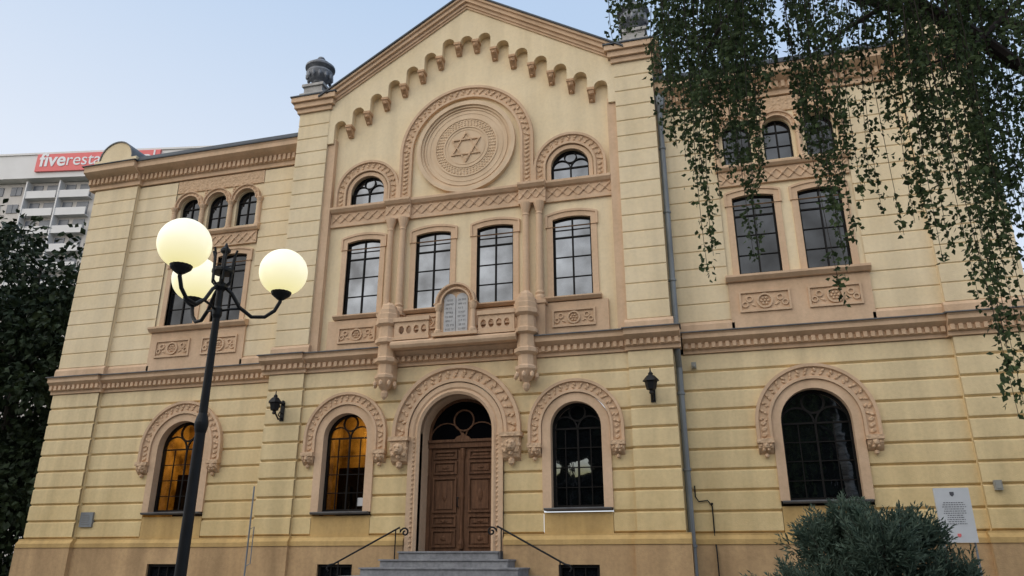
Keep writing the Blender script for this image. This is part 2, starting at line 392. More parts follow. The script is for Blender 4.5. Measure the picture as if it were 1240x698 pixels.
# --- central upper
bm = B()
H = []
for x in (-2.7, -.8, .8, 2.7): H.append(L_seg(x, .46, 7.0, 9.02))
for x in (-2.7, 2.7): H.append(L_round(x, .47, 9.98, 10.38))
plate(bm, [[(-3.95, 5.9), (3.95, 5.9), (3.95, 13.1), (0, 15.6), (-3.95, 13.1)]] + H, YR, YR + .28)
new('upper_wall', bm, M['cream'], S)
for s in (-1, 1):
    bm = B(); courses(bm, s*3.92, s*HB, 6.25, 13.0, 16, [], YC, .026, .022)
    box(bm, s*3.92, s*(HB-.004), YC + .028, 0.2, 5.9, 13.05)
    pil = new('pilaster', bm, M['cream'], S)
    bm = B(); prismx(bm, s*3.86, s*(HB + .06), [(0, 5.95), (YC - .06, 5.95), (YC - .06, 6.18), (YC - .02, 6.25), (0, 6.25)]); new('base_band', bm, M['tan'], pil)
    bm = B(); box(bm, s*3.7, s*3.918, YC + .07, YR + .05, 5.95, 12.05); new('reveal_strip', bm, M['tan'], pil)
    bm = B()
    for z0, z1, e_ in ((12.98, 13.12, .06), (13.115, 13.28, .13), (13.275, 13.42, .2)):
        box(bm, s*(3.92 - e_), s*(HB + e_), YC - e_, 0.5 + e_, z0, z1)
    cp = new('pilaster_cap', bm, M['tan'], S)
    bm = B(); box(bm, s*(3.92 - .23), s*(HB + .23), YC - .23, 0.75, 13.423, 13.46); new('flashing', bm, M['roof'], cp)
    bm = B(); c = (s*4.47, -.42)
    box(bm, c[0] - .36, c[0] + .36, c[1] - .36, c[1] + .36, 13.46, 13.54); box(bm, c[0] - .28, c[0] + .28, c[1] - .28, c[1] + .28, 13.54, 13.78)
    box(bm, c[0] - .33, c[0] + .33, c[1] - .33, c[1] + .33, 13.78, 13.86)
    pd = new('pedestal', bm, M['stone'], S)
    bm = B(); lathe(bm, [(r_, z_ + .02 + (z_ - 13.84)*.12) for r_, z_ in [(.24, 13.84), (.26, 13.87), (.24, 13.9), (.12, 13.95), (.11, 13.99), (.16, 14.01), (.16, 14.04), (.24, 14.08), (.34, 14.17), (.38, 14.27), (.35, 14.33), (.31, 14.36), (.36, 14.39), (.42, 14.42), (.42, 14.47), (.36, 14.49), (.31, 14.51), (.30, 14.55), (.26, 14.6), (.18, 14.66), (.09, 14.7), (.12, 14.73), (.09, 14.78), (.02, 14.8)]], (c[0], c[1], 0), 24)
    for k in range(12): lump(bm, c[0] + .34*math.cos(k*PI/6), c[1] + .34*math.sin(k*PI/6), 14.22, .055, .055, .12)
    new('urn', bm, M['urn'], pd, smooth=False)
# --- gable frieze with stepped arches
SP = .51
cz_ = lambda k: 14.43 - .347 * k
pts = []
corb = []
for k in range(6, -1, -1): corb.append((-(.255 + SP*k), cz_(k)))
for k in range(0, 7): corb.append(((.255 + SP*k), cz_(k)))
def archpts(xa, xb, za):
    r = (xb - xa) / 2; c = (xa + xb) / 2
    return [(c - r * math.cos(PI*i/10), za + r * math.sin(PI*i/10)) for i in range(11)]
pts.append((-3.93, 11.9)); pts.append((-3.74, 11.9))
zz = [cz_(7)] + [z for x, z in corb] + [cz_(7)]
xx = [-3.825] + [x for x, z in corb] + [3.825]
for i in range(15):
    xa, xb = xx[i] + .085, xx[i+1] - .085
    za = max(zz[i], zz[i+1]) + .05
    if i > 0: pts.append((xa, zz[i]))
    pts += archpts(xa, xb, za)
    if i < 14: pts.append((xb, zz[i+1]))
pts.append((3.74, 11.9)); pts.append((3.93, 11.9))
pts += [(3.93, 13.4), (0, 15.75), (-3.93, 13.4)]
bm = B(); plate(bm, [pts], YC + .01, YR + .01); new('gable_frieze', bm, M['cream'], S)
for x, z in corb:
    bm = B()
    prismy(bm, [(x - .095, z + .05), (x - .095, z - .02), (x + .095, z - .02), (x + .095, z + .05)], YC - .025, YR)
    prismx(bm, x - .075, x + .075, [(YR, z - .02), (YC - .01, z - .02), (YC + .02, z - .1), (YR - .06, z - .22), (YR, z - .26)])
    lump(bm, x, YC + .03, z - .1, .055, .055, .055); lump(bm, x, YR - .07, z - .24, .04, .045, .045)
    new('corbel', bm, M['corbel'], S)
LG = lambda x: 15.9 - .62 * abs(x)
bm = B(); bmr = B()
for s in (-1, 1):
    X = s * 3.98
    for o0, o1, y in ((-.36, -.29, -.63), (-.295, -.19, -.67), (-.195, -.07, -.74), (-.075, 0, -.80)):
        prismy(bm, [(0, 15.9 + o0), (X, LG(X) + o0), (X, LG(X) + o1), (0, 15.9 + o1)], y, YR + .1)
    X = s * 4.2
    prismy(bmr, [(0, 15.9), (X, LG(X)), (X, LG(X) + .05), (0, 15.95)], -.84, 21)
new('gable_cornice', bm, M['tan'], S); new('roof', bmr, M['roof'], S)
# --- cornices
def cornice_bm(bm, x0, x1, y, z, dent=True, h=.42, prj=.34):
    prismx(bm, x0, x1, [(y + .2, z), (y - .04, z), (y - .04, z + .08*h/.42), (y - .09, z + .1*h/.42), (y - .09, z + .2*h/.42), (y - prj*.75, z + .26*h/.42), (y - prj, z + .3*h/.42), (y - prj, z + .38*h/.42), (y - prj - .03, z + h), (y + .2, z + h)])
    if dent:
        n = max(2, int(abs(x1 - x0) / .145))
        for i in range(n):
            x = min(x0, x1) + (i + .5) * abs(x1 - x0) / n
            box(bm, x - .04, x + .04, y - .088, y - .15, z + .1*h/.42, z + .215*h/.42)
def flash(bm, x0, x1, y, z, prj=.4):
    prismx(bm, x0, x1, [(y + .1, z + .003), (y - prj, z + .003), (y - prj, z + .025), (y + .1, z + .08)])
for s in (-1, 1):
    bm = B(); bf = B()
    cornice_bm(bm, s*(HB + .2), s*10.3, 0, 5.53, prj=.24); cornice_bm(bm, s*10.3, s*(HX + .06), -.12, 5.53, prj=.22)
    flash(bf, s*(HB + .0), s*10.3, 0, 5.95, .30); flash(bf, s*10.25, s*(HX + .09), -.12, 5.95, .28)
    new('flashing', bf, M['lead'], new('string_course', bm, M['tan'], S))
    # top cornice of wing
    bm = B(); bf = B()
    for a, b, y in ((s*(HB), s*10.3, 0), (s*10.3, s*(HX + .2), -.12)):
        cornice_bm(bm, a, b, y, 11.78, h=.62, prj=.38)
    flash(bf, s*HB, s*10.32, 0, 12.4, .44); flash(bf, s*10.25, s*(HX + .25), -.12, 12.4, .44)
    prismx(bf, s*HB, s*10.35, [(-.3, 12.44), (-.34, 12.5), (-.3, 12.62), (10, 14.0), (20, 12.44)])
    prismx(bf, s*10.35, s*(HX + .2), [(.5, 12.43), (.5, 12.6), (10, 14.0), (20, 12.43)])
    new('roof', bf, M['roof'], new('cornice', bm, M['tan'], S))
    # half-round corner crest
    bm = B(); c = s * 11.12
    prismy(bm, [(c + .56*math.cos(PI*i/18), 12.62 + .56*math.sin(PI*i/18)) for i in range(19)], -.38, .48)
    box(bm, c - .75, c + .75, -.4, .48, 12.43, 12.618)
    cr = new('corner_crest', bm, M['cream'], S)
    bm = B(); sweep_arch(bm, c, 12.62, [(.56, -.41), (.595, -.41), (.595, .48), (.56, .48)], n=18)
    new('crest_cover', bm, M['lead'], cr)
bm = B(); bf = B()
cornice_bm(bm, -3.85, 3.85, YC, 5.53, prj=.26)
flash(bf, -3.85, 3.85, YC, 5.95, .32)
for s in (-1, 1):
    cornice_bm(bm, s*3.85, s*(HB + .18), YC - .08, 5.53, prj=.26); flash(bf, s*3.82, s*(HB + .21), YC - .08, 5.95, .32)
new('flashing', bf, M['lead'], new('string_course', bm, M['tan'], S))
# --- plinth
def basement(x, y):
    bm = B(); plate(bm, [L_rect(x - .42, x + .42, .55, 1.18), L_rect(x - .36, x + .36, .61, 1.12)], y + .06, y + .12)
    for k in (-.12, .12): box(bm, x + k - .012, x + k + .012, y + .07, y + .1, .6, 1.13)
    f = new('basement_window', bm, M['frame'], S)
    bm = B(); box(bm, x - .4, x + .4, y + .13, y + .15, .57, 1.16); new('pane', bm, M['glass'], f)
for s in (-1, 1):
    bm = B()
    plate(bm, [L_rect(*sorted((s*(HB+.1), s*10.34)), 0, 1.56), L_rect(s*WX - .42, s*WX + .42, .55, 1.18)], -.1, .2)
    box(bm, s*10.3, s*(HX + .1), -.22, .4, 0, 1.56)
    new('plinth', bm, M['plinth'], S)
    bm = B()
    plate(bm, [L_rect(*sorted((s*1.12, s*4.95)), 0, 1.56), L_rect(s*2.7 - .42, s*2.7 + .42, .55, 1.18)], YC - .1, YC + .2)
    box(bm, s*3.85, s*4.95, YC - .18, .1, 0, 1.56)
    new('plinth', bm, M['plinth'], S)
    basement(s*WX, -.1); basement(s*2.7, YC - .1)
    def bas(x0, x1, y, extra=None):
        bm = B()
        prismx(bm, x0, x1, [(y + .2, 1.563), (y - .12, 1.563), (y - .12, 1.66), (y - .05, 1.74), (y - .05, 1.777), (y + .2, 1.777)])
        if extra: box(bm, *extra)
        new('base_moulding', bm, M['ochre'], S)
    bas(s*(HB + .1), s*10.32, 0, (s*WX - .86, s*WX + .86, .0, .2, 1.777, 2.28)); bas(s*10.28, s*(HX + .08), -.12)
    bas(s*1.12, s*3.87, YC, (s*2.7 - .72, s*2.7 + .72, YC, YC + .2, 1.777, 2.2)); bas(s*3.85, s*(HB + .1), YC - .08)

# --- ornament helpers
def orn_arc(bm, cx, cz, r, y, n, sz, a0=0.0, a1=PI):
    for i in range(n):
        a = a0 + (a1 - a0) * (i + .5) / n
        lump(bm, cx + r*math.cos(a), y, cz + r*math.sin(a), sz*1.2, sz*.8, sz*.7, ang=a + (.6 if i % 2 else -.6))
def archivolt(parent, cx, cz, r0, r1, y, leg=None, n=30, face=True, prj=.095):
    bm = B(); t = r1 - r0; p = prj
    sweep_arch(bm, cx, cz, [(r0, y + .08), (r0, y - p), (r0 + .18*t, y - p), (r0 + .22*t, y - p*.6), (r0 + .76*t, y - p*.6), (r0 + .8*t, y - p*1.15), (r1, y - p*1.2), (r1, y + .08)], leg=leg, n=n)
    o = new('archivolt', bm, M['tan'], parent)
    bm = B()
    rm = r0 + .49 * t; cnt = int(PI * rm / (.15 * max(t, .25) / .3))
    orn_arc(bm, cx, cz, rm + .11*t, y - p*.62, cnt, t*.16); orn_arc(bm, cx, cz, rm - .12*t, y - p*.62, cnt, t*.14, .03, PI + .03)
    if leg is not None:
        z = leg + .08
        while z < cz:
            for s in (-1, 1): lump(bm, cx + s*rm, y - p*.62, z, t*.24, t*.12, t*.16, ang=.6)
            z += .12
    new('leaf_ornament', bm, M['orn'], parent)
    return o
def endcorbel(parent, cx, cz, y, w, h):
    bm = B()
    box(bm, cx - w, cx + w, y - .17, y + .05, cz - .09, cz)
    prismx(bm, cx - w*.86, cx + w*.86, [(y + .04, cz - .09), (y - .14, cz - .09), (y - .13, cz - h*.55), (y - .05, cz - h*.8), (y + .04, cz - h)])
    lump(bm, cx, y - .12, cz - h*.42, w*.5, .07, w*.5); 
    for a in range(6): lump(bm, cx + w*.55*math.cos(a*PI/3), y - .11, cz - h*.42 + w*.55*math.sin(a*PI/3), w*.24, .06, w*.24)
    lump(bm, cx, y - .06, cz - h, w*.32, .06, h*.16)
    new('corbel', bm, M['orn'], parent)
def lattice(bm, x0, x1, z0, z1, y, t=.020):
    h = z1 - z0; n = max(1, int(round(abs(x1 - x0) / h))); st = (x1 - x0) / n
    for i in range(n):
        a = x0 + i*st
        for p, q in (((a, z0), (a + st, z1)), ((a, z1), (a + st, z0))):
            tube(bm, [(p[0], y, p[1]), (q[0], y, q[1])], t, 4)
        lump(bm, a + st/2, y - .01, (z0+z1)/2, .045, .03, .045)
def rosette_panel(parent, cx, cz, hw, hh, y):
    bm = B()
    plate(bm, [L_rect(cx - hw, cx + hw, cz - hh, cz + hh), L_rect(cx - hw + .045, cx + hw - .045, cz - hh + .045, cz + hh - .045)], y - .04, y + .01)
    ring(bm, cx, cz, hh*.55, hh*.72, y - .04, y + .01, 18)
    for a in range(6): lump(bm, cx + hh*.3*math.cos(a*PI/3), y, cz + hh*.3*math.sin(a*PI/3), hh*.17, .04, hh*.17)
    lump(bm, cx, y, cz, hh*.14, .05, hh*.14)
    for s in (-1, 1):
        ring(bm, cx + s*(hw*.5 + .05), cz + hh*.25, hh*.2, hh*.32, y - .03, y + .01, 12)
        ring(bm, cx + s*(hw*.72 + .03), cz - hh*.25, hh*.18, hh*.3, y - .03, y + .01, 12)
        lump(bm, cx + s*(hw*.46), y, cz - hh*.35, hh*.3, .03, hh*.12, ang=.5*s)
    new('rosette_panel', bm, M['tan'], parent)

def window(kind, cx, hw, z0, z1, y, cols, rows, glass='glass', tracery=False, sw=.14, sill=True, lit=False, surround=True, so=0.0, rw=.9, dep=.24):
    """kind seg: z1 is head height, kind round: z1 is springing height"""
    LP = (lambda h, zz, up=0: L_round(cx, h, zz, z1)) if kind == 'round' else (lambda h, zz, up=0: L_seg(cx, h, zz, z1 + up))
    g = y + dep
    fd = .06 if dep > .15 else .03
    bm = B()
    plate(bm, [LP(hw + .015, z0), LP(hw - .04, z0 + .05, -.04)], g - fd, g + .03)
    top = lambda x: (z1 + math.sqrt(max(hw*hw - (x - cx)**2, 0))) if kind == 'round' else z1 - .03
    bd = .034 if dep > .15 else .024
    for c in range(1, cols):
        x = cx - hw + 2*hw*c/cols
        t = .018 if (cols % 2 == 0 and c == cols//2) else .009
        zt = z1 if tracery else top(x)
        box(bm, x - t, x + t, g - bd - .001 - t*.3, g - .008, z0 + .04, zt)
    H = z1 - z0
    for r in range(1, rows + (1 if kind == 'round' else 0)):
        z = z0 + H*r/rows
        t = .017 if (kind == 'round' and r == rows) or (kind == 'seg' and r == rows - 1) else .009
        box(bm, cx - hw + .03, cx + hw - .03, g - bd - t*.3, g - .01, z - t, z + t)
    if tracery:
        for s in (-1, 1):
            sweep_arch(bm, cx + s*hw/2, z1, [(hw*.45, g - bd - .016), (hw*.5, g - bd - .016), (hw*.5, g - .01), (hw*.45, g - .01)], n=14)
        ring(bm, cx, z1 + hw*.62, hw*.29, hw*.35, g - bd - .018, g - .012, 20)
    f = new('window', bm, M['frame'], S)
    bm = B(); plate(bm, [LP(hw + .01, z0 + .005)], g, g + .012); new('pane', bm, M['clear' if lit else glass], f)
    if surround:
        bm = B()
        if kind == 'round': plate(bm, [L_round(cx, hw + sw, z0 - .02, z1), L_round(cx, hw, z0 - .019, z1)], y - .05 - so, y + .16)
        else:
            plate(bm, [L_seg(cx, hw + sw, z0 - .02, z1 + sw, .09), L_seg(cx, hw, z0 - .019, z1)], y - .035, y + .12)
            plate(bm, [L_seg(cx, hw + sw + .03, z1 - .26, z1 + sw + .045, .11), L_seg(cx, hw + sw - .02, z1 - .259, z1 + sw - .015, .085)], y - .06, y + .02)
        new('window_surround', bm, M['tan'], f)
    if sill:
        bm = B()
        if kind == 'round': prismx(bm, cx - hw - sw*.8, cx + hw + sw*.8, [(y + .2, z0 - .07), (y - .1, z0 - .07), (y - .13, z0 - .04), (y - .13, z0 - .02), (y + .2, z0 + .012)])
        else: prismx(bm, cx - hw - sw - .06, cx + hw + sw + .06, [(y + .2, z0 - .12), (y - .1, z0 - .12), (y - .17, z0 - .06), (y - .17, z0 - .03), (y + .2, z0 + .012)])
        new('sill', bm, M['lead' if kind == 'round' else 'tan'], f)
    if lit:
        bm = B(); a, b = cx - hw - rw, cx + hw + rw; y0, y1 = g + .05, g + 2.4
        zt = z1 + hw + .6; zb = z0 - .9
        for q in (((a,y0,zb),(a,y1,zb),(a,y1,zt),(a,y0,zt)), ((b,y0,zb),(b,y1,zb),(b,y1,zt),(b,y0,zt)), ((a,y1,zb),(b,y1,zb),(b,y1,zt),(a,y1,zt)),
                  ((a,y0,zt),(b,y0,zt),(b,y1,zt),(a,y1,zt)), ((a,y0,zb),(b,y0,zb),(b,y1,zb),(a,y1,zb))):
            bm.faces.new([bm.verts.new(p) for p in q])
        new('lit_interior', bm, M['room'], f)
        # dark boxes added inside the room to darken the lower panes
        bm = B()
        box(bm, cx - hw*1.3, cx + hw*.15, g + .9, g + 1.3, zb, z0 + H*.66)
        box(bm, cx + hw*.15, cx + hw*1.2, g + .5, g + .9, zb, z0 + H*.54)
        box(bm, cx - hw*.5, cx - hw*.2, g + .35, g + .5, zb, z0 + H*.36)
        new('dark_box', bm, M['dbox'], f)
        ld = bpy.data.lights.new('room_lamp', 'POINT'); lo = bpy.data.objects.new('room_lamp', ld); COL.objects.link(lo)
        ld.energy = lit; ld.color = (1, .62, .19); ld.shadow_soft_size = .15; lo.location = (cx - hw*.8, g + 1.8, z1 + .35); lo.parent = f
    return f
# --- ground floor windows
for s in (-1, 1):
    f = window('round', s*WX, .69, 2.4, 3.95, 0, 4, 4, 'glass_low', tracery=True, sw=.185, lit=(66 if s < 0 else False), rw=1.2)
    archivolt(f, s*WX, 3.95, .88, 1.2, 0, leg=3.62)
    for k in (-1, 1): endcorbel(f, s*WX + k*1.04, 3.62, 0, .17, .34)
    f = window('round', s*2.7, .55, 2.3, 3.95, YC, 4, 4, 'glass_low', tracery=True, sw=.19, lit=(32 if s < 0 else False))
    archivolt(f, s*2.7, 3.95, .75, 1.04, YC, leg=3.62)
    for k in (-1, 1): endcorbel(f, s*2.7 + k*.895, 3.62, YC, .155, .32)
    if s < 0:
        bm = B(); box(bm, -2.42, -2.2, YC + .222, YC + .226, 2.42, 2.6); new('paper_notice', bm, M['white'], f)
# --- wing upper windows
for s in (-1, 1):
    cx = s*WX
    for k in (-1, 1):
        window('seg', cx + k*.72, .46, 7.3, 9.25, .04, 2, 4, glass='glass', sill=False, dep=.10)
    for k in (-1, 0, 1):
        f = window('round', cx + k*.93, .32, 10.1, 10.85, .04, 2, 2, sill=False, surround=False, dep=.12)
        archivolt(f, cx + k*.93, 10.87, .33, .46, .0, n=18, prj=.08)
    bm = B()
    box(bm, cx - 1.46, cx + 1.46, -.05, .1, 5.96, 7.1)
    prismx(bm, cx - 1.5, cx + 1.5, [(.2, 7.1), (-.12, 7.1), (-.2, 7.18), (-.2, 7.23), (.04, 7.29), (.2, 7.29)])
    apron = new('window_apron', bm, M['tan'], S)
    for k in (-1, 1): rosette_panel(apron, cx + k*.72, 6.62, .54, .24, -.05)
    bm = B()
    box(bm, cx - 1.42, cx + 1.42, -.03, .1, 9.5, 9.88)
    prismx(bm, cx - 1.48, cx + 1.48, [(.2, 9.88), (-.08, 9.88), (-.14, 9.94), (-.14, 9.99), (.2, 10.02)])
    lattice(bm, cx - 1.38, cx + 1.38, 9.56, 9.82, -.04)
    bnd = new('ornament_band', bm, M['tan'], S)
    bm = B()
    for i in range(19):
        for j in range(3):
            x = cx - 1.35 + i*.15; z = 11.42 + j*.11
            lump(bm, x, .03, z, .07, .045, .05, ang=(.6 if (i + j) % 2 else -.6))
    for k in (-.465, .465):
        for j in range(3): lump(bm, cx + k, .03, 11.22 + j*.07, .05, .04, .05)
    box(bm, cx - 1.43, cx + 1.43, .0, .035, 11.36, 11.74)
    new('leaf_frieze', bm, M['orn'], bnd)
    for k in (-1.4, -.465, .465, 1.4):
        bm = B(); lathe(bm, [(.09, 9.99), (.09, 10.06), (.065, 10.09), (.058, 10.68), (.07, 10.7), (.055, 10.73), (.1, 10.83), (.1, 10.87)], (cx + k, -.03, 0), 12); new('colonnette', bm, M['tan'], S)
# --- central upper windows
for x in (-2.7, 2.7):
    window('seg', x, .46, 7.0, 9.02, YR, 2, 4, glass='glass_sky', dep=.09)
    f = window('round', x, .47, 9.98, 10.38, YR, 2, 1, glass='glass_sky', tracery=True, sw=.1, sill=False, dep=.11)
    archivolt(f, x, 10.38, .6, .9, YR, leg=10.0)
    bm = B(); box(bm, x - .8, x + .8, YR - .07, YR + .1, 6.02, 6.85); ap = new('window_apron', bm, M['tan'], S)
    rosette_panel(ap, x, 6.46, .5, .21, YR - .07)
for x in (-.8, .8):
    window('seg', x, .46, 7.0, 9.02, YR, 2, 4, glass='glass_sky', dep=.09)
    bm = B(); box(bm, x - .62, x + .62, YR - .07, YR + .1, 6.02, 6.85); ap = new('window_apron', bm, M['tan'], S)
    rosette_panel(ap, x, 6.62, .42, .17, YR - .07)
for s in (-1, 1):
    for x in (1.6, 1.93):
        bm = B(); lathe(bm, [(.12, 6.9), (.12, 7.0), (.09, 7.05), (.11, 7.1), (.085, 7.15), (.075, 9.1), (.09, 9.13), (.075, 9.17), (.13, 9.38), (.14, 9.44)], (s*x, YR - .12, 0), 14); new('colonnette', bm, M['tan'], S)
    bm = B(); box(bm, s*1.46, s*2.07, YR - .27, YR + .05, 6.02, 6.9); box(bm, s*1.43, s*2.1, YR - .3, YR + .05, 6.8, 6.88); new('pedestal', bm, M['tan'], S)
bm = B()
for a, b, e_ in ((-3.69, -2.1, 0), (-2.1, -1.42, .1), (-1.42, 1.42, 0), (1.42, 2.1, .1), (2.1, 3.69, 0)):
    y = YR - e_
    prismx(bm, a, b, [(YR + .05, 9.44), (y - .06, 9.44), (y - .06, 9.54), (y - .04, 9.54), (y - .04, 9.82), (y - .1, 9.85), (y - .16, 9.92), (y - .16, 9.98), (YR + .05, 10.0)])
    lattice(bm, a + .02, b - .02, 9.56, 9.81, y - .05)
new('entablature', bm, M['tan'], S)
# medallion
bm = B(); 
for r0, r1, y in ((1.22, 1.33, .12), (1.16, 1.225, .07), (1.09, 1.12, .05), (.98, 1.0, .04), (.82, .86, .05), (.575, .61, .05), (.50, .515, .04)): ring(bm, 0, 11.32, r0, r1, YR - y, YR + .03, 48)
prismy(bm, [(1.17*math.cos(2*PI*i/48), 11.32 + 1.17*math.sin(2*PI*i/48)) for i in range(48)], YR - .03, YR + .02)
med = new('medallion', bm, M['medal'], S)
bm = B(); orn_arc(bm, 0, 11.32, .775, YR - .03, 56, .036, 0, 2*PI); orn_arc(bm, 0, 11.32, .715, YR - .03, 52, .03, 0, 2*PI); orn_arc(bm, 0, 11.32, .655, YR - .03, 48, .034, 0, 2*PI); new('leaf_ornament', bm, M['medal'], med)
bm = B()
for t in (0, 1):
    P = [(.46*math.cos(PI/2 + t*PI + 2*PI*k/3), 11.32 + .46*math.sin(PI/2 + t*PI + 2*PI*k/3)) for k in range(3)]
    Q = [(.39*math.cos(PI/2 + t*PI + 2*PI*k/3), 11.32 + .39*math.sin(PI/2 + t*PI + 2*PI*k/3)) for k in range(3)]
    plate(bm, [P, Q], YR - .062 - t*.006, YR - .02)
new('star', bm, M['orn'], med)
archivolt(med, 0, 11.32, 1.46, 1.8, YR, leg=10.0, n=44)

# --- balcony, turrets, tablets
bm = B(); prismx(bm, -1.5, 1.5, [(YC, 5.86), (-1.08, 5.86), (-1.12, 5.92), (-1.12, 5.98), (-1.0, 6.06), (YC, 6.06)])
bal = new('balcony', bm, M['tan'], S)
for s in (-1, 1):
    bm = B()
    holes = []
    for k in range(4):
        c = s*(.72 + .185*k)
        holes.append([(c + .068*math.cos(2*PI*i/12), 6.3 + .1*math.sin(2*PI*i/12)) for i in range(12)])
    plate(bm, [L_rect(*sorted((s*.6, s*1.45)), 6.06, 6.52)] + holes, -1.02, -.94)
    box(bm, s*.58, s*1.47, -1.06, -.9, 6.5, 6.6); box(bm, s*.58, s*1.47, -1.05, -.91, 6.06, 6.13)
    new('balustrade', bm, M['tan'], bal)
    bm = B()
    lathe(bm, [(.02, 4.72), (.07, 4.78), (.09, 4.86), (.06, 4.92), (.13, 5.0), (.22, 5.16), (.25, 5.2), (.25, 5.26), (.19, 5.3), (.18, 5.52), (.27, 5.58), (.27, 5.66), (.21, 5.7), (.2, 5.98), (.29, 6.03), (.29, 6.12), (.22, 6.16), (.21, 6.42), (.3, 6.48), (.3, 6.58), (.27, 6.6), (.28, 6.72), (.25, 6.74), (.25, 6.84), (.2, 6.86), (.18, 6.95), (.08, 7.04), (.01, 7.06)], (s*1.68, -.86, 0), 8, PI/8)
    box(bm, s*1.5, s*1.86, -.86, YC + .1, 5.2, 6.6)
    for k in range(8): lump(bm, s*1.68 + .24*math.cos(k*PI/4), -.86 + .24*math.sin(k*PI/4), 5.06, .05, .05, .08)
    new('turret', bm, M['tan'], S)
AC = .06   # the tablet niche sits a little right of the axis
bm = B()
prismy(bm, L_round(AC, .42, 6.06, 6.84), -1.0, -.9)
sweep_arch(bm, AC, 6.84, [(.335, -.98), (.335, -1.1), (.37, -1.1), (.385, -1.06), (.42, -1.06), (.44, -1.13), (.48, -1.13), (.48, -.92), (.42, -.92)], n=26)
box(bm, AC - .54, AC + .54, -1.12, -.9, 6.06, 6.14)
for s in (-1, 1):
    lathe(bm, [(.09, 6.14), (.09, 6.2), (.06, 6.23), (.052, 6.66), (.065, 6.68), (.09, 6.76), (.095, 6.82)], (AC + s*.42, -1.04, 0), 12)
    box(bm, AC + s*.33, AC + s*.52, -1.12, -.9, 6.815, 6.85)
td = new('tablet_frame', bm, M['tan'], S)
bm = B()
orn_arc(bm, AC, 6.84, .402, -1.06, 22, .022)
new('leaf_ornament', bm, M['orn'], td)
bm = B(); be = B()
for s in (-1, 1):
    tx = AC + s*.147
    plate(bm, [L_round(tx, .14, 6.15, 6.94, 12)], -1.035, -.99)
    for j in range(8):
        z = 6.2 + j*.1; x = tx - .105 + random.uniform(0, .04)
        xe = tx + .1 - random.uniform(0, .05)
        while x < xe:
            k = random.random(); wd = random.uniform(.016, .025)
            # block letters: a top bar with one or two stems
            box(be, x, x + wd, -1.039, -1.034, z + .032, z + .041)
            box(be, x + wd - .007, x + wd, -1.0385, -1.034, z + (0 if k < .7 else .02), z + .036)
            if k > .4: box(be, x, x + .007, -1.0385, -1.034, z, z + .028)
            if k < .3: box(be, x, x + wd, -1.0387, -1.034, z - .002, z + .006)
            x += wd + (.013 if random.random() < .75 else .034)
new('lettering', be, M['dark'], new('stone_tablets', bm, M['tablet'], td))

# --- door
bm = B()
plate(bm, [L_round(0, 1.1, 1.3, 3.96, 30), L_round(0, .84, 1.301, 3.96, 30)], YC - .04, YC + .6)
sweep_arch(bm, 0, 3.96, [(.84, YC + .1), (.84, YC - .06), (.9, YC - .1), (.96, YC - .06), (1.0, YC - .09), (1.1, YC - .09), (1.1, YC + .1)], leg=1.44, n=30)
ds = new('door_surround', bm, M['tan'], S)
bm = B()
for s in (-1, 1):
    for i in range(24): lump(bm, s*.98, YC - .07, 1.55 + i*.1, .04, .03, .035)
new('leaf_ornament', bm, M['orn'], ds)
archivolt(ds, 0, 3.96, 1.12, 1.5, YC, leg=3.86, n=36, prj=.12)
for s in (-1, 1):
    bm = B(); x = s*1.3
    box(bm, x - .24, x + .24, YC - .26, YC + .02, 3.78, 3.87)
    prismx(bm, x - .19, x + .19, [(YC + .02, 3.78), (YC - .22, 3.78), (YC - .2, 3.5), (YC - .12, 3.34), (YC + .02, 3.26)])
    lump(bm, x, YC - .2, 3.6, .13, .1, .14, True)
    for a in range(8): lump(bm, x + .17*math.cos(a*PI/4), YC - .17, 3.6 + .17*math.sin(a*PI/4), .06, .06, .06)
    lump(bm, x - .05, YC - .3, 3.64, .022); lump(bm, x + .05, YC - .3, 3.64, .022); lump(bm, x, YC - .3, 3.56, .045, .04, .05)
    lump(bm, x, YC - .1, 3.26, .08, .08, .1)
    new('lion_corbel', bm, M['orn'], ds)
bm = B(); box(bm, -1.1, 1.1, YC - .35, YC + .6, 1.2, 1.44); new('threshold', bm, M['step'], ds)
DY = YC + .52
bm = B(); box(bm, -.84, .84, DY - .06, DY + .08, 3.68, 3.84); box(bm, -.84, .84, DY - .1, DY, 3.8, 3.86)
box(bm, -.84, -.76, DY - .03, DY + .08, 1.44, 3.7); box(bm, .76, .84, DY - .03, DY + .08, 1.44, 3.7)
prismy(bm, [(-.2, 3.855), (.2, 3.855), (.14, 3.92), (.05, 3.95), (0, 4.02), (-.05, 3.95), (-.14, 3.92)], DY - .09, DY - .02)
dr = new('door', bm, M['wood'], S)
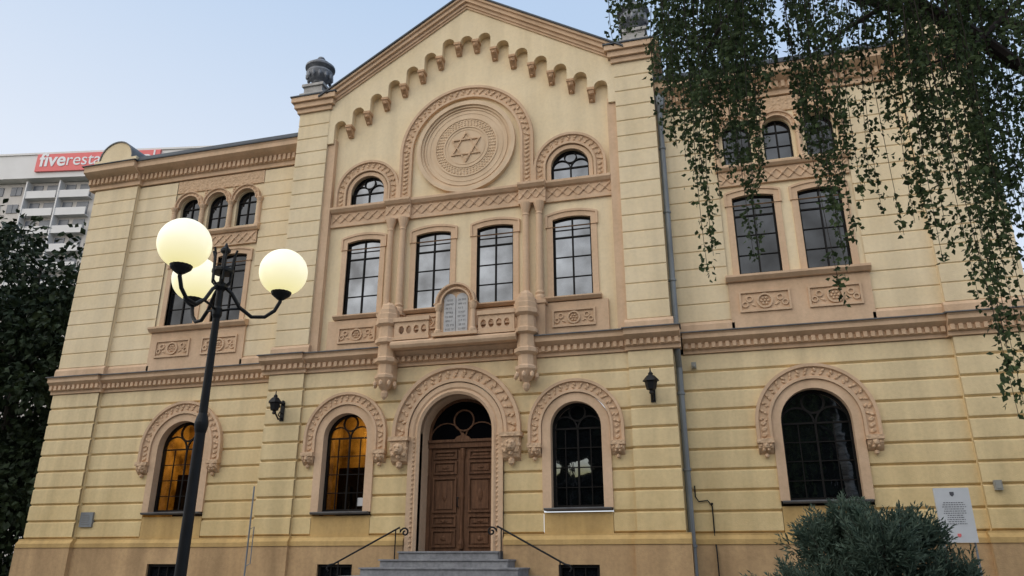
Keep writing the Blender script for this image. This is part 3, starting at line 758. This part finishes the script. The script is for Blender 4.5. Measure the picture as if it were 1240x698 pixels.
for s in (-1, 1):
    bm = B(); box(bm, s*.004, s*.76, DY, DY + .06, 1.445, 3.68)
    for z0, z1 in ((1.53, 1.9), (1.96, 2.2), (2.26, 3.02), (3.09, 3.38), (3.43, 3.62)):
        plate(bm, [L_rect(*sorted((s*.14, s*.7)), z0, z1), L_rect(*sorted((s*.18, s*.66)), z0 + .04, z1 - .04)], DY - .04, DY + .01)
        box(bm, s*.23, s*.61, DY - .022, DY + .01, z0 + .075, z1 - .075)
    for z in (2.08, 3.235): lump(bm, s*.42, DY - .025, z, .09, .025, .035)
    lump(bm, s*.42, DY - .025, 2.64, .06, .025, .16); lump(bm, s*.42, DY - .025, 1.715, .08, .025, .06)
    if s > 0:
        lathe(bm, [(.05, 1.5), (.06, 1.6), (.035, 1.7), (.035, 2.5), (.05, 2.6), (.04, 2.7), (.04, 3.4), (.06, 3.5), (.06, 3.66)], (0, DY - .03, 0), 10)
    lf = new('door_leaf', bm, M['wood'], dr)
    if s < 0:
        bm = B(); tube(bm, [(-.1, DY, 2.38), (-.1, DY - .06, 2.38), (-.1, DY - .07, 2.42), (-.1, DY - .07, 2.55), (-.1, DY - .06, 2.58), (-.1, DY, 2.58)], .012); new('handle', bm, M['iron'], lf)
bm = B(); plate(bm, [[(.84*math.cos(PI*i/24), 3.84 + .95*math.sin(PI*i/24)) for i in range(25)]], DY + .02, DY + .04); fl = new('fanlight', bm, M['glass_dark'], dr)
bm = B(); ring(bm, 0, 4.3, .22, .255, DY - .02, DY + .02, 24)
sweep_arch(bm, 0, 3.96, [(.78, DY - .03), (.84, DY - .03), (.84, DY + .02), (.78, DY + .02)], leg=3.85, n=24)
for s in (-1, 1): sweep_arch(bm, s*.42, 3.86, [(.375, DY - .01), (.4, DY - .01), (.4, DY + .02), (.375, DY + .02)], n=14)
new('fanlight_bar', bm, M['wood'], dr)

# --- drainpipe, conduit, boxes, plaque
bm = B(); px, py = 4.94, -.2
tube(bm, [(px, py, .15), (px, py, 1.8), (px, py, 5.2), (px, py - .34, 5.5), (px, py - .34, 6.05), (px, py, 6.3), (px, py, 11.3), (px, py - .02, 12.4)], .068, 10)
lathe(bm, [(.06, 11.6), (.14, 11.8), (.16, 12.0), (.16, 12.05)], (px, py - .02, 0), 10)
for z in (1.5, 3.0, 4.6, 7.2, 8.9, 10.6): lathe(bm, [(.08, z), (.088, z + .01), (.088, z + .05), (.08, z + .06)], (px, py, 0), 10)
new('drainpipe', bm, M['pipe'], S)
bm = B(); tube(bm, [(5.4, -.17, .02), (5.4, -.17, 1.4), (5.38, -.04, 1.75), (5.38, -.035, 2.3), (5.3, -.035, 2.42), (5.12, -.035, 2.4), (5.06, -.035, 2.5), (5.06, -.035, 2.72)], .014, 6)
lump(bm, 5.38, -.04, 2.35, .03); new('conduit', bm, M['iron'], S)
bm = B(); box(bm, 5.2, 5.3, -.1, .02, 5.2, 5.33); lump(bm, 5.25, -.1, 5.24, .04); new('junction_box', bm, M['grey'], S)
bm = B(); box(bm, 10.55, 10.68, -.2, -.1, 2.5, 2.68); box(bm, 10.57, 10.66, -.21, -.2, 2.53, 2.65); new('junction_box', bm, M['grey'], S)
bm = B(); box(bm, -10.3, -9.92, -.05, .03, 2.06, 2.42); pq = new('plaque', bm, M['pipe'], S)
bm = B()
for j in range(6): box(bm, -10.24, -10.24 + random.uniform(.18, .26), -.054, -.049, 2.11 + j*.045, 2.13 + j*.045)
new('lettering', bm, M['dark'], pq)

# ------------------------------------------------------------------ entrance steps
ST = empty('entrance_steps', (0, -1, 0)); tag(ST, 'grey stone steps widening down from the wooden entrance door', 'steps')
for k in range(9):
    hw = 1.08 + .29*k; z1 = 1.44 - .158*k; z0 = max(0.005, z1 - .158); yf = -.97 - .3*k
    bm = B(); box(bm, -hw, hw, yf + 1, -.62 + 1 if k else -.955 + 1 + .0, z0, z1 - .03)
    box(bm, -hw - .03, hw + .03, yf - .03 + 1, -.7 + 1 if k else -.95 + 1, z1 - .03, z1)
    new('step', bm, M['step'], ST)
for s in (-1, 1):
    H_ = empty('handrail', (s*1.08, -1.0, 0)); tag(H_, 'black iron handrail with scrolled end on the %s side of the entrance steps' % ('left' if s < 0 else 'right'), 'handrail', 'handrails beside the entrance steps')
    bm = B(); top = Vector((0, 0, 1.92)); bot = Vector((s*1.42, -.12, 1.19))
    sc = [(top.x - s*.12 + .1*(1 - i/18)*math.cos(i*.55)*s, 0, top.z - .1 + .1*(1 - i/18)*math.sin(i*.55)) for i in range(16)][::-1]
    tube(bm, sc + [top, top.lerp(bot, .5), bot, bot + Vector((s*.1, -.03, -.02)), bot + Vector((s*.14, -.04, -.09)), bot + Vector((s*.1, -.03, -.14))], .019, 8)
    new('rail', bm, M['iron'], H_)
    for t, zb in ((.06, 1.25), (.93, .63)):
        p = top.lerp(bot, t)
        bm = B(); tube(bm, [(p.x, p.y, zb), (p.x, p.y, p.z)], .014, 7); new('post', bm, M['iron'], H_)

# ------------------------------------------------------------------ wall lamps
for s in (-1, 1):
    W_ = empty('wall_lamp', (s*4.38, YC - .08, 4.6))
    tag(W_, 'black wrought iron wall lantern on the pilaster %s of the arched windows' % ('left' if s < 0 else 'right'), 'wall lamp', 'wall lanterns beside the entrance front')
    bm = B(); box(bm, -.05, .05, -.03, .0, -.22, .22); lump(bm, 0, -.03, .22, .06, .03, .06)
    tube(bm, [(0, -.02, -.15), (0, -.15, -.2), (0, -.28, -.1), (0, -.34, .0)], .02)
    tube(bm, [(0, -.02, .15), (0, -.15, .22), (0, -.25, .16), (0, -.22, .08), (0, -.15, .09), (0, -.16, .14)], .016)
    tube(bm, [(0, -.02, -.05), (0, -.12, -.02), (0, -.18, -.1), (0, -.12, -.13)], .014)
    new('bracket', bm, M['iron'], W_)
    bm = B(); lathe(bm, [(.02, -.12), (.05, -.1), (.04, -.04), (.1, -.02), (.13, .14), (.17, .15), (.16, .18), (.08, .27), (.05, .28), (.05, .32), (.015, .36), (.01, .44)], (0, -.36, 0), 6); new('lantern', bm, M['iron'], W_)

# ------------------------------------------------------------------ street lamp
K = 1.32
def kz(z): return K*(z - 1.25) + 1.25
psi = R(15.1)
LX, LY = .584 + .085*math.cos(psi), -10.18 + .085*math.sin(psi)
LP = empty('street_lamp', (LX, LY, 0)); tag(LP, 'black three-armed street lamp with glowing round globes in front of the building', 'street lamp')
bm = B()
lathe(bm, [(r*K, max(kz(z), 0)) for r, z in [(.12, .303), (.12, .36), (.08, .4), (.07, .62), (.08, .65), (.08, .7), (.05, .78), (.042, .85), (.038, 2.15), (.046, 2.18), (.050, 2.21), (.050, 2.23), (.043, 2.26), (.032, 2.3), (.027, 3.05), (.038, 3.08), (.038, 3.13), (.028, 3.15), (.027, 3.28), (.05, 3.31), (.05, 3.34), (.02, 3.36), (.018, 3.60), (.04, 3.62), (.04, 3.64), (.02, 3.66), (.004, 3.7)]], (0, 0, 0), 20)
new('post', bm, M['iron'], LP, smooth=False)
bm = B()
for k in range(6):
    a = k*PI/3 + .2; c, s_ = K*math.cos(a), K*math.sin(a)
    tube(bm, [(r*c, r*s_, kz(z)) for r, z in ((.045, 3.33), (.075, 3.36), (.08, 3.5), (.085, 3.58), (.1, 3.63))], .012, 6)
lathe(bm, [(r*K, kz(z)) for r, z in ((.08, 3.43), (.086, 3.44), (.086, 3.46), (.08, 3.47))], (0, 0, 0), 12)
new('finial_cage', bm, M['iron'], LP)
for du, df in ((-.14, -.47), (.45, .15), (-.34, .31)):
    dx = du*math.cos(psi) - df*math.sin(psi); dy = du*math.sin(psi) + df*math.cos(psi)
    rr = math.hypot(dx, dy); c, s_ = K*dx/rr, K*dy/rr
    bm = B()
    pr = [(.03, 3.32), (.09, 3.27), (.16, 3.16), (.26, 3.09), (.36, 3.1), (.43, 3.16), (.465, 3.24), (.467, 3.28)]
    tube(bm, [(r*c, r*s_, kz(z)) for r, z in pr], .020, 8)
    pr = [(.03, 3.12), (.1, 3.14), (.17, 3.15)]
    tube(bm, [(r*c, r*s_, kz(z)) for r, z in pr], .013, 6)
    arm = new('arm', bm, M['iron'], LP, smooth=True)
    bm = B(); lathe(bm, [(r*K, kz(z)) for r, z in [(.025, 3.26), (.04, 3.27), (.075, 3.3), (.085, 3.328), (.08, 3.33)]], (.467*c, .467*s_, 0), 16); new('cup', bm, M['iron'], arm)
    bm = B(); bmesh.ops.create_uvsphere(bm, u_segments=36, v_segments=22, radius=.195*K, matrix=Matrix.Translation((.467*c, .467*s_, kz(3.5))))
    new('globe', bm, M['globe'], LP, smooth=True)

# ------------------------------------------------------------------ information board, pole
P = at(1157, 625, -1.1)
IB = empty('information_board', (P.x, P.y, 0), R(4)); tag(IB, 'white information board with small print on thin posts by the right wall', 'sign')
bm = B(); box(bm, -.29, .29, -.02, .02, 1.55, 2.48); pn = new('panel', bm, M['white'], IB)
bm = B()
for j in range(11):
    z = 2.22 - j*.036; wd = random.uniform(.13, .2)
    x = -wd
    while x < wd:
        q = random.uniform(.015, .045); box(bm, x, min(x + q, wd), -.024, -.0205, z, z + .011); x += q + .012
new('lettering', bm, M['text'], pn)
bm = B(); prismy(bm, [(-.035, 2.41), (-.035, 2.36), (0, 2.33), (.035, 2.36), (.035, 2.41)], -.025, -.0205); new('crest', bm, M['text'], pn)
bm = B(); prismy(bm, [(-.03, 1.70), (-.03, 1.66), (0, 1.635), (.03, 1.66), (.03, 1.70)], -.025, -.0205); new('emblem', bm, M['red'], pn)
for x in (-.25, .25):
    bm = B(); tube(bm, [(x, .045, 0), (x, .045, 2.4)], .02, 8); new('post', bm, M['pipe'], IB)
P = at(300, 660, -2.5)
TP = empty('metal_pole', (P.x, P.y, 0)); tag(TP, 'thin grey metal pole standing before the wall right of the lit left window', 'pole')
bm = B(); tube(bm, [(0, 0, 0), (0, 0, 2.7)], .016, 8); new('shaft', bm, M['pipe'], TP)
bm = B(); lathe(bm, [(.06, 0.0), (.06, .03), (.025, .05), (.025, .12)], (0, 0, 0), 10); new('base', bm, M['pipe'], TP)
bm = B(); tube(bm, [(.0, 0, 1.85), (.1, 0, 1.9), (.1, 0, 1.6), (.1, 0, 1.2), (0, 0, 1.15)], .01, 6); new('loop_bracket', bm, M['pipe'], TP)

# ------------------------------------------------------------------ tower block far left
T = empty('apartment_tower', (-80.8, 63.4, 0), R(10.6)); tag(T, 'tall pale concrete apartment tower with red rooftop banner and balconies', 'building')
bm = B(); box(bm, -48, 48, 1.5, 16, 0, 55); new('wall', bm, M['block'], T)
bm = B(); box(bm, -48, 48, 0, 16, 55.1, 59.0); box(bm, -48.2, 48.2, -.2, 16.2, 59.0, 59.3); new('top_storey', bm, M['blockw'], T)
bm = B(); box(bm, -8.9, 10.3, -.35, -.05, 56.0, 58.9); sg = new('sign', bm, M['red'], T)
def text_mesh(txt, name, m, parent, x0w, loc, k=None, bold=0.0):
    cu = bpy.data.curves.new('t', 'FONT'); cu.body = txt; cu.extrude = .02; cu.offset = bold
    o = bpy.data.objects.new('t', cu); COL.objects.link(o); bpy.context.view_layer.update()
    dg = bpy.context.evaluated_depsgraph_get(); me = bpy.data.meshes.new_from_object(o.evaluated_get(dg))
    bpy.data.objects.remove(o)
    xs = [v.co.x for v in me.vertices]; x0 = min(xs)
    if k is None: k = x0w / (max(xs) - x0)
    wd = (max(xs) - x0)*k
    for v in me.vertices: v.co = Vector((loc[0] + (v.co.x - x0)*k, loc[1] - v.co.z, loc[2] + v.co.y*k*1.05))
    me.name = name; me.materials.clear(); me.materials.append(m)
    t = bpy.data.objects.new(name, me); COL.objects.link(t); t.parent = parent
    return wd, k
wd, k_ = text_mesh('five', 'lettering', M['letter'], sg, 4.15, (-8.4, -.4, 56.85), bold=.022)
text_mesh('restaurant.pl', 'lettering', M['letter'], sg, 13.6, (-8.4 + wd + .22, -.4, 56.85))
for fl in range(7):
    z = 55 - 2.9*(fl + 1)
    for i in range(9):
        x = -22 + i*2.9
        if -10.5 < x < 0: continue
        bm = B(); box(bm, x, x + 1.7, 1.38, 1.6, z + .9, z + 2.3); box(bm, x + .8, x + .9, 1.33, 1.4, z + .9, z + 2.3); new('window', bm, M['tglass'], T)
    for x0 in (-10.2, -5.0):
        bm = B(); box(bm, x0, x0 + 4.8, .5, 1.5, z - .1, z + .05); box(bm, x0, x0 + 4.8, .5, .62, z + .05, z + 1.1); box(bm, x0 - .1, x0 + .1, .4, 1.5, z - .2, z + 2.7)
        bl = new('balcony', bm, M['blockw'], T)
        for q0, q1 in ((.4, 1.9), (2.6, 4.4)):
            bm = B(); box(bm, x0 + q0, x0 + q1, 1.4, 1.55, z + .2, z + 2.4); new('balcony_window', bm, M['tglass'], bl)
bm = B(); tube(bm, [(31, 4, 59.2), (31, 4, 62.5)], .06, 6); 
for k in range(4): box(bm, 30.2 + k*.1, 31.8 - k*.1, 3.97, 4.03, 60.6 + k*.5, 60.68 + k*.5)
new('antenna', bm, M['pipe'], T)

# ------------------------------------------------------------------ foliage
def leaf(vs, fs, p, d, s, wd=.55):
    d = d.normalized(); u = d.orthogonal().normalized(); a = random.uniform(0, 2*PI)
    u = (u*math.cos(a) + d.cross(u)*math.sin(a)); n = len(vs)
    nn = d.cross(u) * s * .12
    vs += [tuple(p), tuple(p + d*s*.45 + u*s*wd*.5 + nn), tuple(p + d*s), tuple(p + d*s*.45 - u*s*wd*.5 + nn)]
    fs.append((n, n+1, n+2, n+3))
# birch
BT = empty('birch_tree', (9.6, -9.6, 0)); tag(BT, 'birch tree with drooping leafy twigs hanging over the right of the view', 'tree')
off = Vector((9.6, -9.6, 0))
bm = B()
tube(bm, [(0, 0, 0), (.05, 0, .4), (.02, .03, 2), (-.06, .02, 4), (-.2, .0, 6), (-.3, .05, 8), (-.35, .05, 10.5)], [.26, .19, .17, .15, .12, .08, .03], 12)
new('trunk', bm, M['bark'], BT)
bt = B()
for tx, ty, tz, zb in ((3.9, -9.6, 7.7, 5.0), (4.6, -10.8, 7.3, 4.6), (5.6, -8.8, 7.9, 5.4), (6.3, -11.0, 7.4, 4.8), (7.2, -9.3, 7.6, 5.5), (8.0, -10.8, 7.6, 5.8), (8.6, -8.6, 7.8, 5.6), (10.8, -9.0, 8.2, 6), (10.4, -11.2, 8, 6)):
    a = Vector((9.45, -9.58, zb)); e_ = Vector((tx, ty, tz)); pts = []
    for i in range(9):
        t = i/8; p = a.lerp(e_, t); p.z += .9*math.sin(PI*t*.9)*(1 if i else 0); p += Vector((random.uniform(-.1, .1), random.uniform(-.1, .1), random.uniform(-.06, .06)))*(1 if 0 < i else 0); pts.append(p)
    tube(bt, [p - off for p in pts], [.06*(1 - .8*i/8) for i in range(9)], 7)
# lower limbs reaching out of the crown
for pl in (((1150, -70, -10.2), (1075, 5, -10.3), (1030, 32, -10.4), (985, 62, -10.5)), ((1300, -60, -10), (1215, 20, -10), (1175, 60, -10.1), (1120, 80, -10.2)), ((960, -70, -10.2), (900, -10, -10.3), (868, 40, -10.4), (850, 70, -10.4))):
    tube(bt, [at(*q) - off for q in pl], [.034, .026, .019, .007], 6)
new('branch', bt, M['twig'], BT)
ends = [(742,50),(750,46),(760,40),(770,28),(796,140),(803,155),(812,165),(820,180),(830,195),(838,205),(848,225),(858,335),(864,310),(860,250),(872,240),(885,215),(895,205),(905,240),(914,318),(920,300),(926,220),(902,200),(890,195),(935,95),(945,85),(960,100),(972,170),(980,185),(985,190),(996,200),(1010,260),(1020,365),(1026,330),(1034,290),(1046,245),(1055,225),(1068,255),(1080,150),(1095,285),(1108,270),(1120,265),(1130,290),(1142,315),(1150,300),(1160,220),(1172,190),(1185,360),(1195,300),(1205,385),(1212,350),(1220,420),(1228,460),(1234,505),(1240,490),(1246,450),(1256,430),(1270,400),(1290,420),(1320,380)]
vs, fs = [], []; tw = B()
def strand(px, py, Y, dens, lo=.040, hi=.062):
    p = at(px, py, Y)
    ztop = random.uniform(6.9, 7.7)
    Ln = ztop - p.z
    if Ln < .3: ztop = p.z + .9; Ln = .9
    n = max(4, int(Ln/.12)); path = []
    ax, ay, ph = random.uniform(-.07, .07), random.uniform(-.07, .07), random.uniform(0, 6)
    top = random.uniform(.0, .25)
    for i in range(n + 1):
        t = i/n; z = p.z + Ln*t
        path.append(Vector((p.x + ax*math.sin(3*t + ph) - ax*math.sin(ph) + top*t*t, p.y + ay*math.cos(2.5*t + ph) - ay*math.cos(ph), z)))
    tube(tw, [q - off for q in path], [.0022 + .004*i/n for i in range(n + 1)], 3)
    for i in range(n):
        a, b = path[i], path[i+1]
        if i > 3 and random.random() < .2: continue
        m = int(dens * (b - a).length * random.uniform(.4, 2.0))
        spread = .045 + .05*min(1, i*.1)
        side = Vector((random.gauss(0, 1), random.gauss(0, 1), -.4))*spread*.65
        for _ in range(m):
            q = a.lerp(b, random.random()) + side*random.random() + Vector((random.gauss(0, spread*.4), random.gauss(0, spread*.4), random.gauss(0, .03)))
            leaf(vs, fs, q - off, Vector((random.gauss(0, .6), random.gauss(0, .6), random.uniform(-1.2, .1))), random.uniform(lo, hi), .74)
for (px, py) in ends:
    strand(px, py, random.uniform(-11.2, -8.8), 62)
    if px < 790: nc = 2
    elif 930 <= px <= 965: nc = 1
    elif 1046 <= px <= 1085 or 1158 <= px <= 1175: nc = 1
    elif px < 930: nc = 4
    elif px < 1005: nc = 2
    else: nc = 3
    for _ in range(nc):
        strand(px + random.uniform(-7, 7), py*random.uniform(.22, .85) - 8, random.uniform(-11.3, -8.3), 64)
for k in range(14):
    px = random.uniform(800, 1250)
    if 918 < px < 962: continue
    strand(px, random.uniform(50, 125), random.uniform(-11.0, -8.5), 64)
new('twig', tw, M['twig'], BT)
newdata('crown', vs, fs, M['birch'], BT)

# dark tree at left
DT = empty('dark_tree', (-19.2, 5.0, 0)); tag(DT, 'dark dense leafy tree beyond the left end of the building', 'tree')
bm = B(); tube(bm, [(0, 0, 0), (0, 0, 1), (.1, 0, 4), (.0, .1, 8), (0, 0, 12)], [.5, .34, .28, .16, .04], 10)
for k in range(9):
    a = k*2.4; z = 2.5 + k*.8
    tube(bm, [(0, 0, z), (1.4*math.cos(a), 1.4*math.sin(a), z + .8), (3.2*math.cos(a), 3.2*math.sin(a), z + 1.3)], [.14, .09, .03], 6)
new('trunk', bm, M['trunk'], DT)
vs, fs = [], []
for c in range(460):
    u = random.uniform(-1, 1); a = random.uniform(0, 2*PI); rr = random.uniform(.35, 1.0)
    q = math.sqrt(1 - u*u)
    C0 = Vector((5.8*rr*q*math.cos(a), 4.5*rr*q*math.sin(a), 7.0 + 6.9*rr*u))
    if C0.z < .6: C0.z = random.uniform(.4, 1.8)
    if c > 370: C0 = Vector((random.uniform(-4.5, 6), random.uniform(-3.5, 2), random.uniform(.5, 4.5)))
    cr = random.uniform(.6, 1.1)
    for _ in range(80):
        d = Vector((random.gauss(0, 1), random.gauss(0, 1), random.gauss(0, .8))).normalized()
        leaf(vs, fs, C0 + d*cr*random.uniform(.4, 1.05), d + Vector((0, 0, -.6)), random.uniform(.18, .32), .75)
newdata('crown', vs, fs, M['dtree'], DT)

# unseen tree line, added and sized to darken ground floor window reflections
vs, fs = [], []
for c in range(950):
    x = random.uniform(-60, 36); top = 15.5 + 2.0*math.sin(x*.35) + 1.2*math.sin(x*.9 + 1)
    C0 = Vector((x, -44 + random.uniform(-3, 3), random.uniform(.8, top)))
    for _ in range(26):
        d = Vector((random.gauss(0, 1), random.gauss(0, 1), random.gauss(0, .8))).normalized()
        leaf(vs, fs, C0 + d*random.uniform(.4, 2.0), d, random.uniform(1.3, 2.1), .85)
wd_ = newdata('added_tree_line', vs, fs, M['added_trees']); tag(wd_, 'dark unseen line of trees added to darken the window glass reflections', 'trees', kind='stuff')

# juniper bush
JB = empty('juniper_bush', (6.95, -7.6, 0)); tag(JB, 'blue green feathery evergreen bush in front of the right wing', 'bush')
bm = B(); vs, fs = [], []
mounds = [(0, 0, .95, 1.0), (-.55, -.1, .92, .7), (.62, .05, .92, .75), (.15, -.3, 1.42, .6), (-.28, .2, 1.48, .6), (.85, .2, 1.1, .5), (-.88, .1, .75, .55), (.5, .1, 1.52, .52), (-.05, .1, 1.66, .42), (1.02, 0, .8, .48)]
for (mx_, my_, mz_, mr_) in mounds:
    for k in range(int(280*mr_*mr_) + 60):
        a = random.uniform(0, 2*PI); el = math.asin(random.uniform(-.35, 1))
        d = Vector((math.cos(a)*math.cos(el), math.sin(a)*math.cos(el), math.sin(el)))
        ln = random.uniform(.62, 1.08)
        if random.random() < .22: ln *= random.uniform(1.1, 1.35)
        c0 = Vector((mx_, my_, mz_ - .1))
        tip = c0 + d*mr_*.72*ln + Vector((0, 0, .06*random.random()))
        base = c0 + d*mr_*.22
        dirn = (tip - base).normalized()
        dirn = (dirn + Vector((random.gauss(0, .25), random.gauss(0, .25), .35))).normalized()
        L_ = mr_*.42
        st = tip - dirn*L_
        if k % 6 == 0: tube(bm, [base, st, tip], [.008, .005, .002], 4)
        for j in range(22):
            t = j/22
            q = st.lerp(tip, t)
            sd = Vector((random.gauss(0, 1), random.gauss(0, 1), random.gauss(0, .7)))
            leaf(vs, fs, q + sd*.02*(1.2 - t), dirn*1.0 + sd*.55, random.uniform(.05, .11)*(1.2 - .6*t), .26)
new('stem', bm, M['trunk'], JB)
newdata('foliage', vs, fs, M['bush'], JB)
